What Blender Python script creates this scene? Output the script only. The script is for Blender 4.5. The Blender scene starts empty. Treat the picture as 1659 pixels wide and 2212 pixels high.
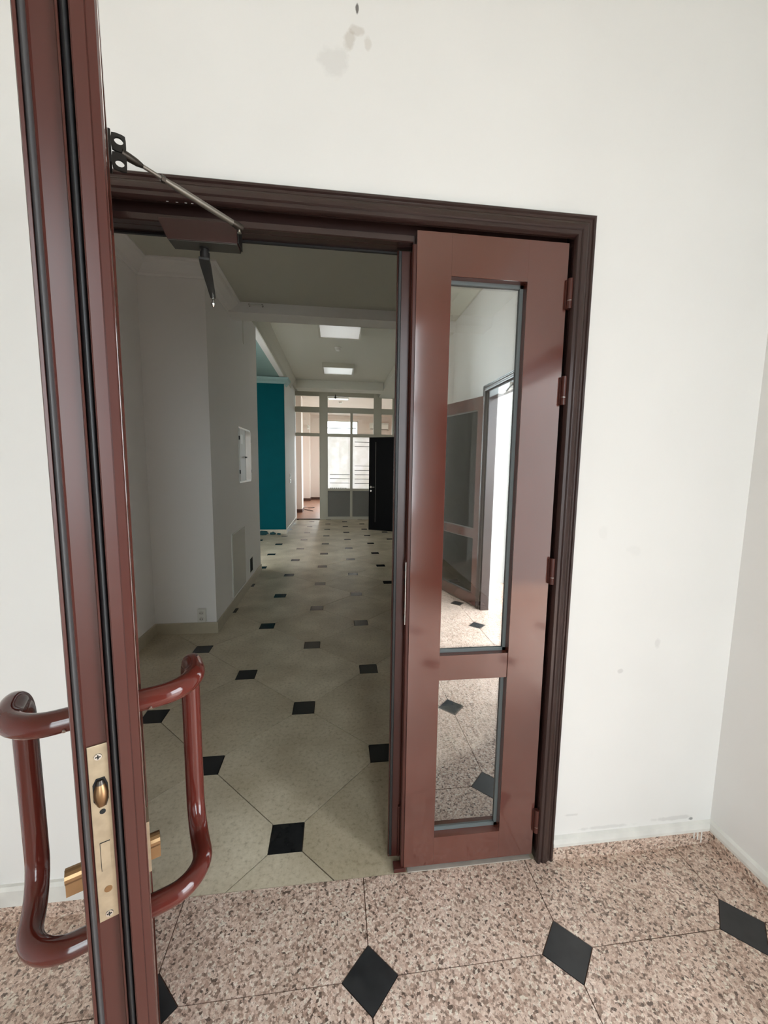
import bpy, bmesh, math, random
from mathutils import Vector, Matrix

random.seed(7)
scene = bpy.context.scene
COL = scene.collection

# ------------------------------------------------------------------ camera
CAM_POS = (0.0594, -1.2503, 1.4499)
YAW, PITCH, ROLL, FOCAL_PX = 0.1222, -0.1144, 0.0137, 858.24
fwd = Vector((math.sin(YAW) * math.cos(PITCH), math.cos(YAW) * math.cos(PITCH), math.sin(PITCH)))
r0 = Vector((math.cos(YAW), -math.sin(YAW), 0.0))
u0 = r0.cross(fwd)
rt = math.cos(ROLL) * r0 + math.sin(ROLL) * u0
up = -math.sin(ROLL) * r0 + math.cos(ROLL) * u0
cam_data = bpy.data.cameras.new("camera")
cam_data.sensor_fit = 'HORIZONTAL'
cam_data.sensor_width = 36.0
cam_data.lens = 36.0 * FOCAL_PX / 1659.0
cam_data.clip_start = 0.02
cam = bpy.data.objects.new("camera", cam_data)
m = Matrix((rt, up, -fwd)).transposed().to_4x4()
m.translation = Vector(CAM_POS)
cam.matrix_world = m
COL.objects.link(cam)
scene.camera = cam

# ------------------------------------------------------------------ sky, exposure
SKY = 14.5
world = bpy.data.worlds.new("overcast_sky")
scene.world = world
world.use_nodes = True
bg = world.node_tree.nodes["Background"]
bg.inputs[0].default_value = (0.87, 0.94, 1.0, 1)
bg.inputs[1].default_value = SKY


def portal(name, loc, rot, sx, sy):
    """a portal only steers sampling towards an opening; it gives no light"""
    d = bpy.data.lights.new(name, 'AREA')
    d.shape = 'RECTANGLE'
    d.size, d.size_y = sx, sy
    d.cycles.is_portal = True
    o = bpy.data.objects.new(name, d)
    o.location = loc
    o.rotation_euler = rot
    COL.objects.link(o)


portal("entrance_portal", (1.64, -1.72, 1.07), (0, math.radians(90), 0), 2.1, 1.45)
portal("added_vestibule_window_portal", (0.61, -3.70, 1.62), (math.radians(90), 0, 0), 0.9, 3.14)
portal("added_side_window_portal", (2.75, 12.8, 1.98), (0, math.radians(90), 0), 2.25, 4.4)
portal("far_window_portal", (0.26, 16.05, 1.86), (math.radians(-90), 0, 0), 1.52, 2.95)

vs = scene.view_settings
vs.view_transform = 'Standard'
vs.look = 'None'
vs.exposure = -0.10
vs.gamma = 1.0
vs.use_curve_mapping = False
scene.cycles.max_bounces = 8
scene.cycles.diffuse_bounces = 5
scene.cycles.glossy_bounces = 4
scene.cycles.transmission_bounces = 4
scene.cycles.transparent_max_bounces = 10
scene.cycles.use_denoising = True
scene.cycles.use_adaptive_sampling = True
scene.cycles.adaptive_threshold = 0.03
scene.cycles.caustics_reflective = True
scene.cycles.caustics_refractive = False
scene.cycles.sample_clamp_indirect = 20.0

# ------------------------------------------------------------------ materials
MATS = {}


def srgb(r, g, b):
    f = lambda c: (c / 255.0 / 12.92) if c <= 10 else (((c / 255.0) + 0.055) / 1.055) ** 2.4
    return (f(r), f(g), f(b), 1.0)


def new_mat(name):
    mt = bpy.data.materials.new(name)
    mt.use_nodes = True
    MATS[name] = mt
    nt = mt.node_tree
    return mt, nt, nt.nodes["Principled BSDF"]


def N(nt, t, **kw):
    n = nt.nodes.new(t)
    for k, v in kw.items():
        setattr(n, k, v)
    return n


def ramp(nt, stops, interp='LINEAR'):
    n = nt.nodes.new("ShaderNodeValToRGB")
    n.color_ramp.interpolation = interp
    el = n.color_ramp.elements
    while len(el) < len(stops):
        el.new(0.5)
    for e, (p, c) in zip(el, stops):
        e.position = p
        e.color = c
    return n


def mix_rgb(nt, mode, fac, a, b):
    n = nt.nodes.new("ShaderNodeMix")
    n.data_type = 'RGBA'
    n.blend_type = mode
    for sock, v in ((n.inputs[0], fac), (n.inputs[6], a), (n.inputs[7], b)):
        if hasattr(v, "is_linked") or hasattr(v, "links"):
            nt.links.new(v, sock)
        else:
            sock.default_value = v
    return n.outputs[2]


def bump(nt, bsdf, height, strength=0.2, dist=0.002):
    b = nt.nodes.new("ShaderNodeBump")
    b.inputs["Strength"].default_value = strength
    b.inputs["Distance"].default_value = dist
    nt.links.new(height, b.inputs["Height"])
    nt.links.new(b.outputs[0], bsdf.inputs["Normal"])


def plain(name, col, rough=0.5, metal=0.0, noise=0.0, nscale=20.0, coat=0.0, spec=0.5, bmp=0.0):
    mt, nt, b = new_mat(name)
    b.inputs["Roughness"].default_value = rough
    b.inputs["Metallic"].default_value = metal
    b.inputs["Specular IOR Level"].default_value = spec
    b.inputs["Coat Weight"].default_value = coat
    b.inputs["Coat Roughness"].default_value = 0.05
    if noise < 0.035:
        # near-uniform paints: one flat value node keeps the shader cheap
        rgb = N(nt, "ShaderNodeRGB")
        rgb.outputs[0].default_value = col
        nt.links.new(rgb.outputs[0], b.inputs["Base Color"])
        return mt
    geo = N(nt, "ShaderNodeNewGeometry")
    nz = N(nt, "ShaderNodeTexNoise")
    nz.inputs["Scale"].default_value = nscale
    nz.inputs["Detail"].default_value = 2
    nt.links.new(geo.outputs["Position"], nz.inputs["Vector"])
    lo = tuple(c * (1 - noise) for c in col[:3]) + (1,)
    hi = tuple(min(1, c * (1 + noise)) for c in col[:3]) + (1,)
    rp = ramp(nt, [(0.3, lo), (0.7, hi)])
    nt.links.new(nz.outputs[0], rp.inputs[0])
    nt.links.new(rp.outputs[0], b.inputs["Base Color"])
    if bmp:
        bump(nt, b, nz.outputs[0], bmp, 0.001)
    return mt


def painted_brown(name, col, rough, chips=True, wav=0.02, spec=0.5, coat=0.0):
    """glossy brown paint with a few chipped white specks along it"""
    mt, nt, b = new_mat(name)
    geo = N(nt, "ShaderNodeNewGeometry")
    nz = N(nt, "ShaderNodeTexNoise")
    nz.inputs["Scale"].default_value = 3.0
    nz.inputs["Detail"].default_value = 1
    nt.links.new(geo.outputs["Position"], nz.inputs["Vector"])
    rp = ramp(nt, [(0.3, tuple(c * 0.88 for c in col[:3]) + (1,)), (0.7, tuple(c * 1.1 for c in col[:3]) + (1,))])
    nt.links.new(nz.outputs[0], rp.inputs[0])
    out = rp.outputs[0]
    if chips:
        vo = N(nt, "ShaderNodeTexVoronoi")
        vo.inputs["Scale"].default_value = 26.0
        nt.links.new(geo.outputs["Position"], vo.inputs["Vector"])
        cr = ramp(nt, [(0.0, (1, 1, 1, 1)), (0.045, (1, 1, 1, 1)), (0.06, (0, 0, 0, 1))])
        nt.links.new(vo.outputs["Distance"], cr.inputs[0])
        sp = N(nt, "ShaderNodeSeparateColor")
        nt.links.new(vo.outputs["Color"], sp.inputs[0])
        th = N(nt, "ShaderNodeMath", operation='GREATER_THAN')
        th.inputs[1].default_value = 0.93
        nt.links.new(sp.outputs[0], th.inputs[0])
        mu = N(nt, "ShaderNodeMath", operation='MULTIPLY')
        nt.links.new(cr.outputs[0], mu.inputs[0])
        nt.links.new(th.outputs[0], mu.inputs[1])
        out = mix_rgb(nt, 'MIX', mu.outputs[0], out, srgb(215, 200, 195))
    nt.links.new(out, b.inputs["Base Color"])
    b.inputs["Roughness"].default_value = rough
    b.inputs["Specular IOR Level"].default_value = spec
    b.inputs["Coat Weight"].default_value = coat
    b.inputs["Coat Roughness"].default_value = 0.06
    n2 = N(nt, "ShaderNodeTexNoise")
    n2.inputs["Scale"].default_value = 9.0
    n2.inputs["Detail"].default_value = 0
    nt.links.new(geo.outputs["Position"], n2.inputs["Vector"])
    bump(nt, b, n2.outputs[0], wav, 0.01)
    return mt


M_LEAF = painted_brown("brown_gloss_paint", srgb(92, 50, 41), 0.10, chips=False, spec=1.0, coat=0.35)
M_EDGE = painted_brown("brown_edge_paint", srgb(74, 40, 34), 0.26, spec=0.35)
M_TRIM = painted_brown("dark_brown_casing_paint", srgb(54, 38, 35), 0.24, spec=0.5)
M_HANDLE = painted_brown("red_brown_handle_enamel", srgb(84, 33, 26), 0.1, chips=False)
M_RUBBER = plain("black_rubber", srgb(26, 26, 27), 0.45)
M_GREYRUB = plain("grey_rubber", srgb(62, 60, 60), 0.5)
M_BEAD = plain("bead_reflection_grey", srgb(98, 104, 104), 0.45)  # pale grey paints in the bead's reflection in the double glass
M_THRESH = plain("pale_threshold", srgb(168, 158, 148), 0.5, noise=0.1)
M_BRASS = plain("brass", srgb(150, 120, 88), 0.38, metal=1.0, noise=0.1, nscale=60)
M_PLATE = plain("nickel_plate", srgb(176, 160, 136), 0.45, metal=0.75, noise=0.08, nscale=90)
M_STEEL = plain("bright_steel", srgb(215, 212, 205), 0.25, metal=1.0, noise=0.05)
M_DKSTEEL = plain("dark_bronze_steel", srgb(72, 66, 60), 0.35, metal=0.8, noise=0.1, nscale=60)
M_GREYSTEEL = plain("grey_rod_steel", srgb(128, 122, 114), 0.38, metal=0.7, noise=0.1, nscale=60)
M_BLACKMETAL = plain("black_metal", srgb(34, 32, 31), 0.35, metal=0.2)
M_CLOSER = plain("brown_black_closer", srgb(52, 28, 25), 0.3)
M_OLIVE = plain("dark_olive_cover", srgb(58, 56, 50), 0.4)
M_DARK = plain("dark_hole", srgb(16, 15, 14), 0.8)
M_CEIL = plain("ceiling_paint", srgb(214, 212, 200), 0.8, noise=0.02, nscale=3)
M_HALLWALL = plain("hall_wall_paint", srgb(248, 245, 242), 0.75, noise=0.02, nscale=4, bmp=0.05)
M_FARWALL = plain("room_wall_paint", srgb(228, 214, 204), 0.8, noise=0.02, nscale=4)
M_TEAL = plain("teal_paint", srgb(0, 84, 92), 0.7, noise=0.05, nscale=4, spec=0.1)
M_TEALCROWN = plain("teal_tinted_crown", srgb(150, 178, 174), 0.7, noise=0.03)
M_FRAME = plain("off_white_frame_paint", srgb(196, 192, 176), 0.45, noise=0.03, nscale=8)
M_PANEL = plain("grey_infill_panel", srgb(120, 118, 112), 0.55, noise=0.06, nscale=90)
M_WHITEPL = plain("white_plastic", srgb(232, 230, 222), 0.35)
M_WHITEMETAL = plain("white_painted_steel", srgb(240, 240, 236), 0.14, noise=0.02, spec=1.0)
M_GREYPANEL = plain("grey_white_hatch_paint", srgb(206, 202, 192), 0.4, noise=0.02)
M_BLACKDOOR = plain("black_brown_veneer", srgb(5, 4, 4), 0.5, noise=0.15, nscale=12, spec=0.1)
M_BROWNFLOOR = plain("brown_laminate", srgb(146, 100, 74), 0.35, noise=0.15, nscale=7)
M_BROWNSKIRT = plain("dark_brown_skirting", srgb(84, 52, 40), 0.5, noise=0.1)
M_HALLSKIRT = plain("beige_tile_skirting", srgb(192, 182, 160), 0.4, noise=0.05, nscale=25)
M_WHITESKIRT = plain("smeared_white_paint", srgb(224, 222, 216), 0.6, noise=0.08, nscale=14)
M_GROUT = plain("dark_grout", srgb(58, 48, 38), 0.9, noise=0.1)
M_GROUTG = plain("brown_grout", srgb(112, 84, 70), 0.9, noise=0.1)
M_BLACKTILE = plain("black_inlay_tile", srgb(28, 29, 30), 0.25, spec=0.3, noise=0.25, nscale=18)
M_BLACKSLATE = plain("charcoal_inlay_granite", srgb(44, 45, 46), 0.3, noise=0.25, nscale=18)
M_PAVE = plain("outdoor_paving", srgb(170, 166, 160), 0.85, noise=0.1, nscale=2)
M_FILMLINE = plain("grey_line", srgb(120, 122, 120), 0.6)
M_PORCH = plain("porch_white_shaded_grey", srgb(152, 150, 146), 0.8, noise=0.05)  # white porch wall; the grey puts its shade into the colour
M_RUBBLE = plain("teal_plaster_rubble", srgb(30, 70, 72), 0.9, noise=0.3, nscale=30)


def wall_material(name, col, marks=()):
    mt, nt, b = new_mat(name)
    geo = N(nt, "ShaderNodeNewGeometry")
    nz = N(nt, "ShaderNodeTexNoise")
    nz.inputs["Scale"].default_value = 2.2
    nz.inputs["Detail"].default_value = 2
    nt.links.new(geo.outputs["Position"], nz.inputs["Vector"])
    rp = ramp(nt, [(0.3, tuple(c * 0.97 for c in col[:3]) + (1,)), (0.7, col)])
    nt.links.new(nz.outputs[0], rp.inputs[0])
    out = rp.outputs[0]
    # greasy stains and scuffs, each with a place and an outline of its own
    wob = N(nt, "ShaderNodeTexNoise")
    wob.inputs["Scale"].default_value = 32.0
    wob.inputs["Detail"].default_value = 3
    nt.links.new(geo.outputs["Position"], wob.inputs["Vector"])
    for (x, y, z, rx, rz, strength, c) in marks:
        mp = N(nt, "ShaderNodeMapping", vector_type='POINT')
        mp.inputs["Location"].default_value = (-x / rx, -y / 0.05, -z / rz)
        mp.inputs["Scale"].default_value = (1 / rx, 1 / 0.05, 1 / rz)
        nt.links.new(geo.outputs["Position"], mp.inputs[0])
        ln = N(nt, "ShaderNodeVectorMath", operation='LENGTH')
        nt.links.new(mp.outputs[0], ln.inputs[0])
        ad = N(nt, "ShaderNodeMath", operation='MULTIPLY_ADD')
        nt.links.new(wob.outputs[0], ad.inputs[0])
        ad.inputs[1].default_value = 1.6
        ad.inputs[2].default_value = -0.8
        sm = N(nt, "ShaderNodeMath", operation='ADD')
        nt.links.new(ln.outputs["Value"], sm.inputs[0])
        nt.links.new(ad.outputs[0], sm.inputs[1])
        mr = N(nt, "ShaderNodeMapRange")
        mr.inputs["From Min"].default_value = 0.55
        mr.inputs["From Max"].default_value = 1.0
        mr.inputs["To Min"].default_value = strength
        mr.inputs["To Max"].default_value = 0.0
        nt.links.new(sm.outputs[0], mr.inputs[0])
        out = mix_rgb(nt, 'MIX', mr.outputs[0], out, c)
    nt.links.new(out, b.inputs["Base Color"])
    b.inputs["Roughness"].default_value = 0.62
    return mt


GREASE = srgb(176, 164, 148)
SCUFF = srgb(150, 146, 142)
M_WALL2 = wall_material("vestibule_plain_wall_paint", srgb(236, 234, 231))
M_WALL = wall_material("vestibule_wall_paint", srgb(236, 234, 231), [
    (0.098, 0, 2.622, 0.020, 0.030, 0.38, GREASE), (0.118, 0, 2.652, 0.022, 0.014, 0.34, GREASE),
    (0.150, 0, 2.622, 0.013, 0.02, 0.26, GREASE), (0.055, 0, 2.566, 0.05, 0.045, 0.14, SCUFF),
    (0.119, 0, 2.703, 0.005, 0.016, 0.9, srgb(90, 84, 82)),
    (0.975, 0, 1.232, 0.02, 0.03, 0.05, SCUFF), (1.10, 0, 1.17, 0.03, 0.02, 0.05, SCUFF),
    (1.22, 0, 0.825, 0.012, 0.02, 0.15, SCUFF), (1.084, 0, 0.724, 0.012, 0.01, 0.25, SCUFF),
    (1.44, 0, 0.098, 0.012, 0.008, 0.8, srgb(120, 118, 116)), (1.36, 0, 0.108, 0.11, 0.010, 0.25, SCUFF),
    (1.08, 0, 0.10, 0.12, 0.008, 0.2, SCUFF), (0.93, 0, 0.165, 0.035, 0.006, 0.2, SCUFF),
])


def granite_material():
    mt, nt, b = new_mat("speckled_pink_granite")
    geo = N(nt, "ShaderNodeNewGeometry")
    wob = N(nt, "ShaderNodeTexNoise")
    wob.inputs["Scale"].default_value = 170.0
    wob.inputs["Detail"].default_value = 2
    nt.links.new(geo.outputs["Position"], wob.inputs["Vector"])
    wv = N(nt, "ShaderNodeVectorMath", operation='MULTIPLY_ADD')
    wv.inputs[1].default_value = (0.008, 0.008, 0.008)
    nt.links.new(wob.outputs["Color"], wv.inputs[0])
    nt.links.new(geo.outputs["Position"], wv.inputs[2])
    vo = N(nt, "ShaderNodeTexVoronoi")
    vo.inputs["Scale"].default_value = 150.0
    nt.links.new(wv.outputs[0], vo.inputs["Vector"])
    sp = N(nt, "ShaderNodeSeparateColor")
    nt.links.new(vo.outputs["Color"], sp.inputs[0])
    rp = ramp(nt, [(0.0, srgb(118, 102, 93)), (0.05, srgb(166, 144, 131)), (0.19, srgb(204, 177, 162)),
                   (0.36, srgb(228, 204, 190)), (0.6, srgb(238, 217, 203)), (0.80, srgb(246, 229, 217)),
                   (0.91, srgb(248, 239, 226))], 'CONSTANT')
    nt.links.new(sp.outputs[0], rp.inputs[0])
    v2 = N(nt, "ShaderNodeTexVoronoi")
    v2.inputs["Scale"].default_value = 300.0
    nt.links.new(wv.outputs[0], v2.inputs["Vector"])
    s2 = N(nt, "ShaderNodeSeparateColor")
    nt.links.new(v2.outputs["Color"], s2.inputs[0])
    r2 = ramp(nt, [(0.0, srgb(165, 158, 152)), (0.12, srgb(232, 228, 224)), (0.85, (1, 1, 1, 1))], 'CONSTANT')
    nt.links.new(s2.outputs[1], r2.inputs[0])
    out = mix_rgb(nt, 'MULTIPLY', 0.75, rp.outputs[0], r2.outputs[0])
    big = N(nt, "ShaderNodeTexNoise")
    big.inputs["Scale"].default_value = 7.0
    big.inputs["Detail"].default_value = 4
    nt.links.new(geo.outputs["Position"], big.inputs["Vector"])
    r3 = ramp(nt, [(0.3, srgb(234, 230, 226)), (0.7, srgb(255, 252, 250))])
    nt.links.new(big.outputs[0], r3.inputs[0])
    out = mix_rgb(nt, 'MULTIPLY', 1.0, out, r3.outputs[0])
    nt.links.new(out, b.inputs["Base Color"])
    b.inputs["Roughness"].default_value = 0.34
    return mt


M_GRANITE = granite_material()


def hall_tile_material():
    mt, nt, b = new_mat("beige_stone_tile")
    geo = N(nt, "ShaderNodeNewGeometry")
    oi = N(nt, "ShaderNodeObjectInfo")
    n1 = N(nt, "ShaderNodeTexNoise")
    n1.inputs["Scale"].default_value = 55.0
    n1.inputs["Detail"].default_value = 4
    n1.inputs["Roughness"].default_value = 0.7
    nt.links.new(geo.outputs["Position"], n1.inputs["Vector"])
    r1 = ramp(nt, [(0.28, srgb(180, 169, 146)), (0.45, srgb(216, 206, 184)), (0.65, srgb(227, 218, 198))])
    nt.links.new(n1.outputs[0], r1.inputs[0])
    n2 = N(nt, "ShaderNodeTexNoise")
    n2.inputs["Scale"].default_value = 3.0
    n2.inputs["Detail"].default_value = 2
    nt.links.new(geo.outputs["Position"], n2.inputs["Vector"])
    r2 = ramp(nt, [(0.3, srgb(214, 208, 198)), (0.7, srgb(255, 253, 250))])
    nt.links.new(n2.outputs[0], r2.inputs[0])
    out = mix_rgb(nt, 'MULTIPLY', 1.0, r1.outputs[0], r2.outputs[0])
    r3 = ramp(nt, [(0.0, srgb(238, 236, 232)), (1.0, (1, 1, 1, 1))])
    nt.links.new(oi.outputs["Random"], r3.inputs[0])
    out = mix_rgb(nt, 'MULTIPLY', 1.0, out, r3.outputs[0])
    nt.links.new(out, b.inputs["Base Color"])
    b.inputs["Roughness"].default_value = 0.38
    return mt


M_TILE = hall_tile_material()


def coated_glass(name, refl, tint, rough=0.0):
    mt = bpy.data.materials.new(name)
    mt.use_nodes = True
    nt = mt.node_tree
    nt.nodes.remove(nt.nodes["Principled BSDF"])
    out = nt.nodes["Material Output"]
    tr = N(nt, "ShaderNodeBsdfTransparent")
    tr.inputs[0].default_value = tint
    gl = N(nt, "ShaderNodeBsdfGlossy")
    gl.inputs["Roughness"].default_value = rough
    gl.inputs["Color"].default_value = (0.95, 0.97, 0.96, 1)
    fr = N(nt, "ShaderNodeFresnel")
    fr.inputs[0].default_value = 1.5
    ad = N(nt, "ShaderNodeMath", operation='ADD', use_clamp=True)
    ad.inputs[1].default_value = refl
    nt.links.new(fr.outputs[0], ad.inputs[0])
    mx = N(nt, "ShaderNodeMixShader")
    nt.links.new(ad.outputs[0], mx.inputs[0])
    nt.links.new(tr.outputs[0], mx.inputs[1])
    nt.links.new(gl.outputs[0], mx.inputs[2])
    nt.links.new(mx.outputs[0], out.inputs[0])
    MATS[name] = mt
    return mt


M_COATED = coated_glass("reflective_coated_glass", 0.40, (0.96, 0.97, 0.97, 1))
M_CLEAR = coated_glass("clear_glass", 0.0, (0.95, 0.97, 0.96, 1))


def frosted_film():
    mt = bpy.data.materials.new("frosted_white_film")
    mt.use_nodes = True
    nt = mt.node_tree
    nt.nodes.remove(nt.nodes["Principled BSDF"])
    out = nt.nodes["Material Output"]
    geo = N(nt, "ShaderNodeNewGeometry")
    nz = N(nt, "ShaderNodeTexNoise")
    nz.inputs["Scale"].default_value = 5.0
    nz.inputs["Detail"].default_value = 5
    nt.links.new(geo.outputs["Position"], nz.inputs["Vector"])
    rp = ramp(nt, [(0.35, (0.88, 0.88, 0.85, 1)), (0.6, (0.97, 0.97, 0.97, 1))])
    nt.links.new(nz.outputs[0], rp.inputs[0])
    tl = N(nt, "ShaderNodeBsdfTranslucent")
    nt.links.new(rp.outputs[0], tl.inputs[0])
    tr = N(nt, "ShaderNodeBsdfTransparent")
    mx = N(nt, "ShaderNodeMixShader")
    mx.inputs[0].default_value = 0.12
    nt.links.new(tl.outputs[0], mx.inputs[1])
    nt.links.new(tr.outputs[0], mx.inputs[2])
    nt.links.new(mx.outputs[0], out.inputs[0])
    return mt


M_FILM = frosted_film()


def lamp_diffuser(name, strength):
    mt, nt, b = new_mat(name)
    b.inputs["Base Color"].default_value = srgb(240, 240, 238)
    b.inputs["Roughness"].default_value = 0.35
    b.inputs["Emission Color"].default_value = (1.0, 0.98, 0.96, 1)
    b.inputs["Emission Strength"].default_value = strength
    return mt


M_DIFF = lamp_diffuser("panel_diffuser", 0.28)
M_TUBE = lamp_diffuser("fluorescent_diffuser", 1.6)

# ------------------------------------------------------------------ helpers


def link(o, parent=None):
    COL.objects.link(o)
    if parent is not None:
        o.parent = parent
    return o


def tag(o, label=None, cat=None, group=None, kind=None):
    if label:
        o["label"] = label
    if cat:
        o["category"] = cat
    if group:
        o["group"] = group
    if kind:
        o["kind"] = kind
    return o


def empty(name, loc=(0, 0, 0), rz=0.0, parent=None):
    o = bpy.data.objects.new(name, None)
    o.empty_display_size = 0.1
    o.location = loc
    o.rotation_euler = (0, 0, rz)
    return link(o, parent)


class MB:
    """collects verts and faces, then links them as one mesh object"""

    def __init__(self):
        self.v, self.f = [], []

    def add(self, vs_, fs_):
        b = len(self.v)
        self.v += [tuple(p) for p in vs_]
        self.f += [tuple(i + b for i in f) for f in fs_]
        return self

    def box(self, x0, x1, y0, y1, z0, z1):
        return self.add([(x0, y0, z0), (x1, y0, z0), (x1, y1, z0), (x0, y1, z0),
                         (x0, y0, z1), (x1, y0, z1), (x1, y1, z1), (x0, y1, z1)],
                        [(0, 3, 2, 1), (4, 5, 6, 7), (0, 1, 5, 4), (1, 2, 6, 5), (2, 3, 7, 6), (3, 0, 4, 7)])

    def prism(self, poly, a0, a1, axis='z'):
        """poly: 2D outline; extruded along axis. axis z: (x,y); y: (x,z); x: (y,z)"""
        n = len(poly)

        def P(p, a):
            return {'z': (p[0], p[1], a), 'y': (p[0], a, p[1]), 'x': (a, p[0], p[1])}[axis]
        vs_ = [P(p, a0) for p in poly] + [P(p, a1) for p in poly]
        fs_ = [tuple(range(n - 1, -1, -1)), tuple(range(n, 2 * n))]
        fs_ += [(i, (i + 1) % n, n + (i + 1) % n, n + i) for i in range(n)]
        return self.add(vs_, fs_)

    def tube(self, pts, rad, seg=14, caps=True):
        pts = [Vector(p) for p in pts]
        n = len(pts)
        rads = rad if isinstance(rad, (list, tuple)) else [rad] * n
        t0 = (pts[1] - pts[0]).normalized()
        ref = Vector((0, 0, 1)) if abs(t0.z) < 0.9 else Vector((1, 0, 0))
        nrm = t0.cross(ref).normalized()
        rings = []
        prev = t0
        for i, p in enumerate(pts):
            if i == 0:
                t = t0
            elif i == n - 1:
                t = (pts[i] - pts[i - 1]).normalized()
            else:
                t = ((pts[i] - pts[i - 1]).normalized() + (pts[i + 1] - pts[i]).normalized()).normalized()
            q = prev.rotation_difference(t)
            nrm = (q @ nrm).normalized()
            bi = t.cross(nrm)
            prev = t
            rings.append([p + (nrm * math.cos(2 * math.pi * k / seg) + bi * math.sin(2 * math.pi * k / seg)) * rads[i]
                          for k in range(seg)])
        vs_ = [v for r in rings for v in r]
        fs_ = []
        for i in range(n - 1):
            for k in range(seg):
                k2 = (k + 1) % seg
                fs_.append((i * seg + k, i * seg + k2, (i + 1) * seg + k2, (i + 1) * seg + k))
        if caps:
            fs_.append(tuple(range(seg - 1, -1, -1)))
            fs_.append(tuple(range((n - 1) * seg, n * seg)))
        return self.add(vs_, fs_)

    def build(self, name, mat, parent=None, smooth=False, bevel=0.0, bseg=2):
        me = bpy.data.meshes.new(name)
        me.from_pydata(self.v, [], self.f)
        bm = bmesh.new()
        bm.from_mesh(me)
        bmesh.ops.recalc_face_normals(bm, faces=bm.faces)
        if bevel > 0:
            es = [e for e in bm.edges if len(e.link_faces) == 2 and e.calc_face_angle(0) > 0.6]
            bmesh.ops.bevel(bm, geom=es, offset=bevel, segments=bseg, affect='EDGES', clamp_overlap=True, profile=0.5)
        bm.to_mesh(me)
        bm.free()
        me.materials.append(mat)
        if smooth:
            for p in me.polygons:
                p.use_smooth = True
            me.set_sharp_from_angle(angle=math.radians(38))
        return link(bpy.data.objects.new(name, me), parent)


def box(name, x0, x1, y0, y1, z0, z1, mat, parent=None, bevel=0.0):
    return MB().box(x0, x1, y0, y1, z0, z1).build(name, mat, parent, bevel=bevel)


def fillet(pts, r, n=8):
    pts = [Vector(p) for p in pts]
    out = [pts[0]]
    for i in range(1, len(pts) - 1):
        a, b, c = pts[i - 1], pts[i], pts[i + 1]
        u, v = (a - b).normalized(), (c - b).normalized()
        ang = u.angle(v)
        d = r / math.tan(ang / 2)
        p0, p1 = b + u * d, b + v * d
        ctr = b + (u + v).normalized() * (r / math.sin(ang / 2))
        for k in range(n + 1):
            t = k / n
            w0, w1 = p0 - ctr, p1 - ctr
            om = w0.angle(w1)
            out.append(ctr + (w0 * math.sin((1 - t) * om) + w1 * math.sin(t * om)) / math.sin(om))
    out.append(pts[-1])
    return out


def sweep(path, prof, name, mat, parent=None, side=1, smooth=False):
    """path: plan polyline; prof: (offset, z) points; offset goes to the right (side=1) of the walking direction"""
    path = [Vector(p) for p in path]
    n = len(path)
    nor = []
    for i in range(n - 1):
        d = (path[i + 1] - path[i]).normalized()
        nor.append(Vector((d.y, -d.x)) * side)
    off = []
    for i in range(n):
        if i == 0:
            off.append(nor[0])
        elif i == n - 1:
            off.append(nor[-1])
        else:
            s = nor[i - 1] + nor[i]
            off.append(s / (1 + nor[i - 1].dot(nor[i])))
    k = len(prof)
    vs_, fs_ = [], []
    for i in range(n):
        for (o, z) in prof:
            p = path[i] + off[i] * o
            vs_.append((p.x, p.y, z))
    for i in range(n - 1):
        for j in range(k):
            j2 = (j + 1) % k
            fs_.append((i * k + j, i * k + j2, (i + 1) * k + j2, (i + 1) * k + j))
    fs_.append(tuple(range(k)))
    fs_.append(tuple((n - 1) * k + j for j in range(k)))
    return MB().add(vs_, fs_).build(name, mat, parent, smooth=smooth)


def clip_poly(poly, x0, x1, y0, y1):
    def cut(ps, inside, inter):
        out = []
        for i in range(len(ps)):
            a, b = ps[i - 1], ps[i]
            ia, ib = inside(a), inside(b)
            if ib:
                if not ia:
                    out.append(inter(a, b))
                out.append(b)
            elif ia:
                out.append(inter(a, b))
        return out

    def ix(xc):
        return lambda a, b: (xc, a[1] + (b[1] - a[1]) * (xc - a[0]) / (b[0] - a[0]))

    def iy(yc):
        return lambda a, b: (a[0] + (b[0] - a[0]) * (yc - a[1]) / (b[1] - a[1]), yc)
    for ins, itr in ((lambda p: p[0] >= x0, ix(x0)), (lambda p: p[0] <= x1, ix(x1)),
                     (lambda p: p[1] >= y0, iy(y0)), (lambda p: p[1] <= y1, iy(y1))):
        poly = cut(poly, ins, itr)
        if len(poly) < 3:
            return []
    return poly


def area(p):
    return abs(sum(p[i - 1][0] * p[i][1] - p[i][0] * p[i - 1][1] for i in range(len(p)))) / 2


SHARED = {}


def paving_piece(name, cx, cy, shape, rect, mat, parent, key, thick=0.012):
    world_poly = [(cx + a, cy + b) for a, b in shape]
    cl = clip_poly(world_poly, *rect)
    if not cl or area(cl) < 4e-4:
        return
    if abs(area(cl) - area(shape)) < 1e-6:
        if key not in SHARED:
            o = MB().prism(shape, -thick, 0.0).build(name, mat, parent)
            SHARED[key] = o.data
        else:
            o = link(bpy.data.objects.new(name, SHARED[key]), parent)
        o.location = (cx, cy, 0)
    else:
        loc = [(a - cx, b - cy) for a, b in cl]
        o = MB().prism(loc, -thick, 0.0).build(name, mat, parent)
        o.location = (cx, cy, 0)


# ------------------------------------------------------------------ floors
ground = box("ground", -14, 18, -14, 30, -0.4, -0.16, M_PAVE)
tag(ground, "pale grey paved ground outside the building", "ground", kind="structure")

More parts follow.
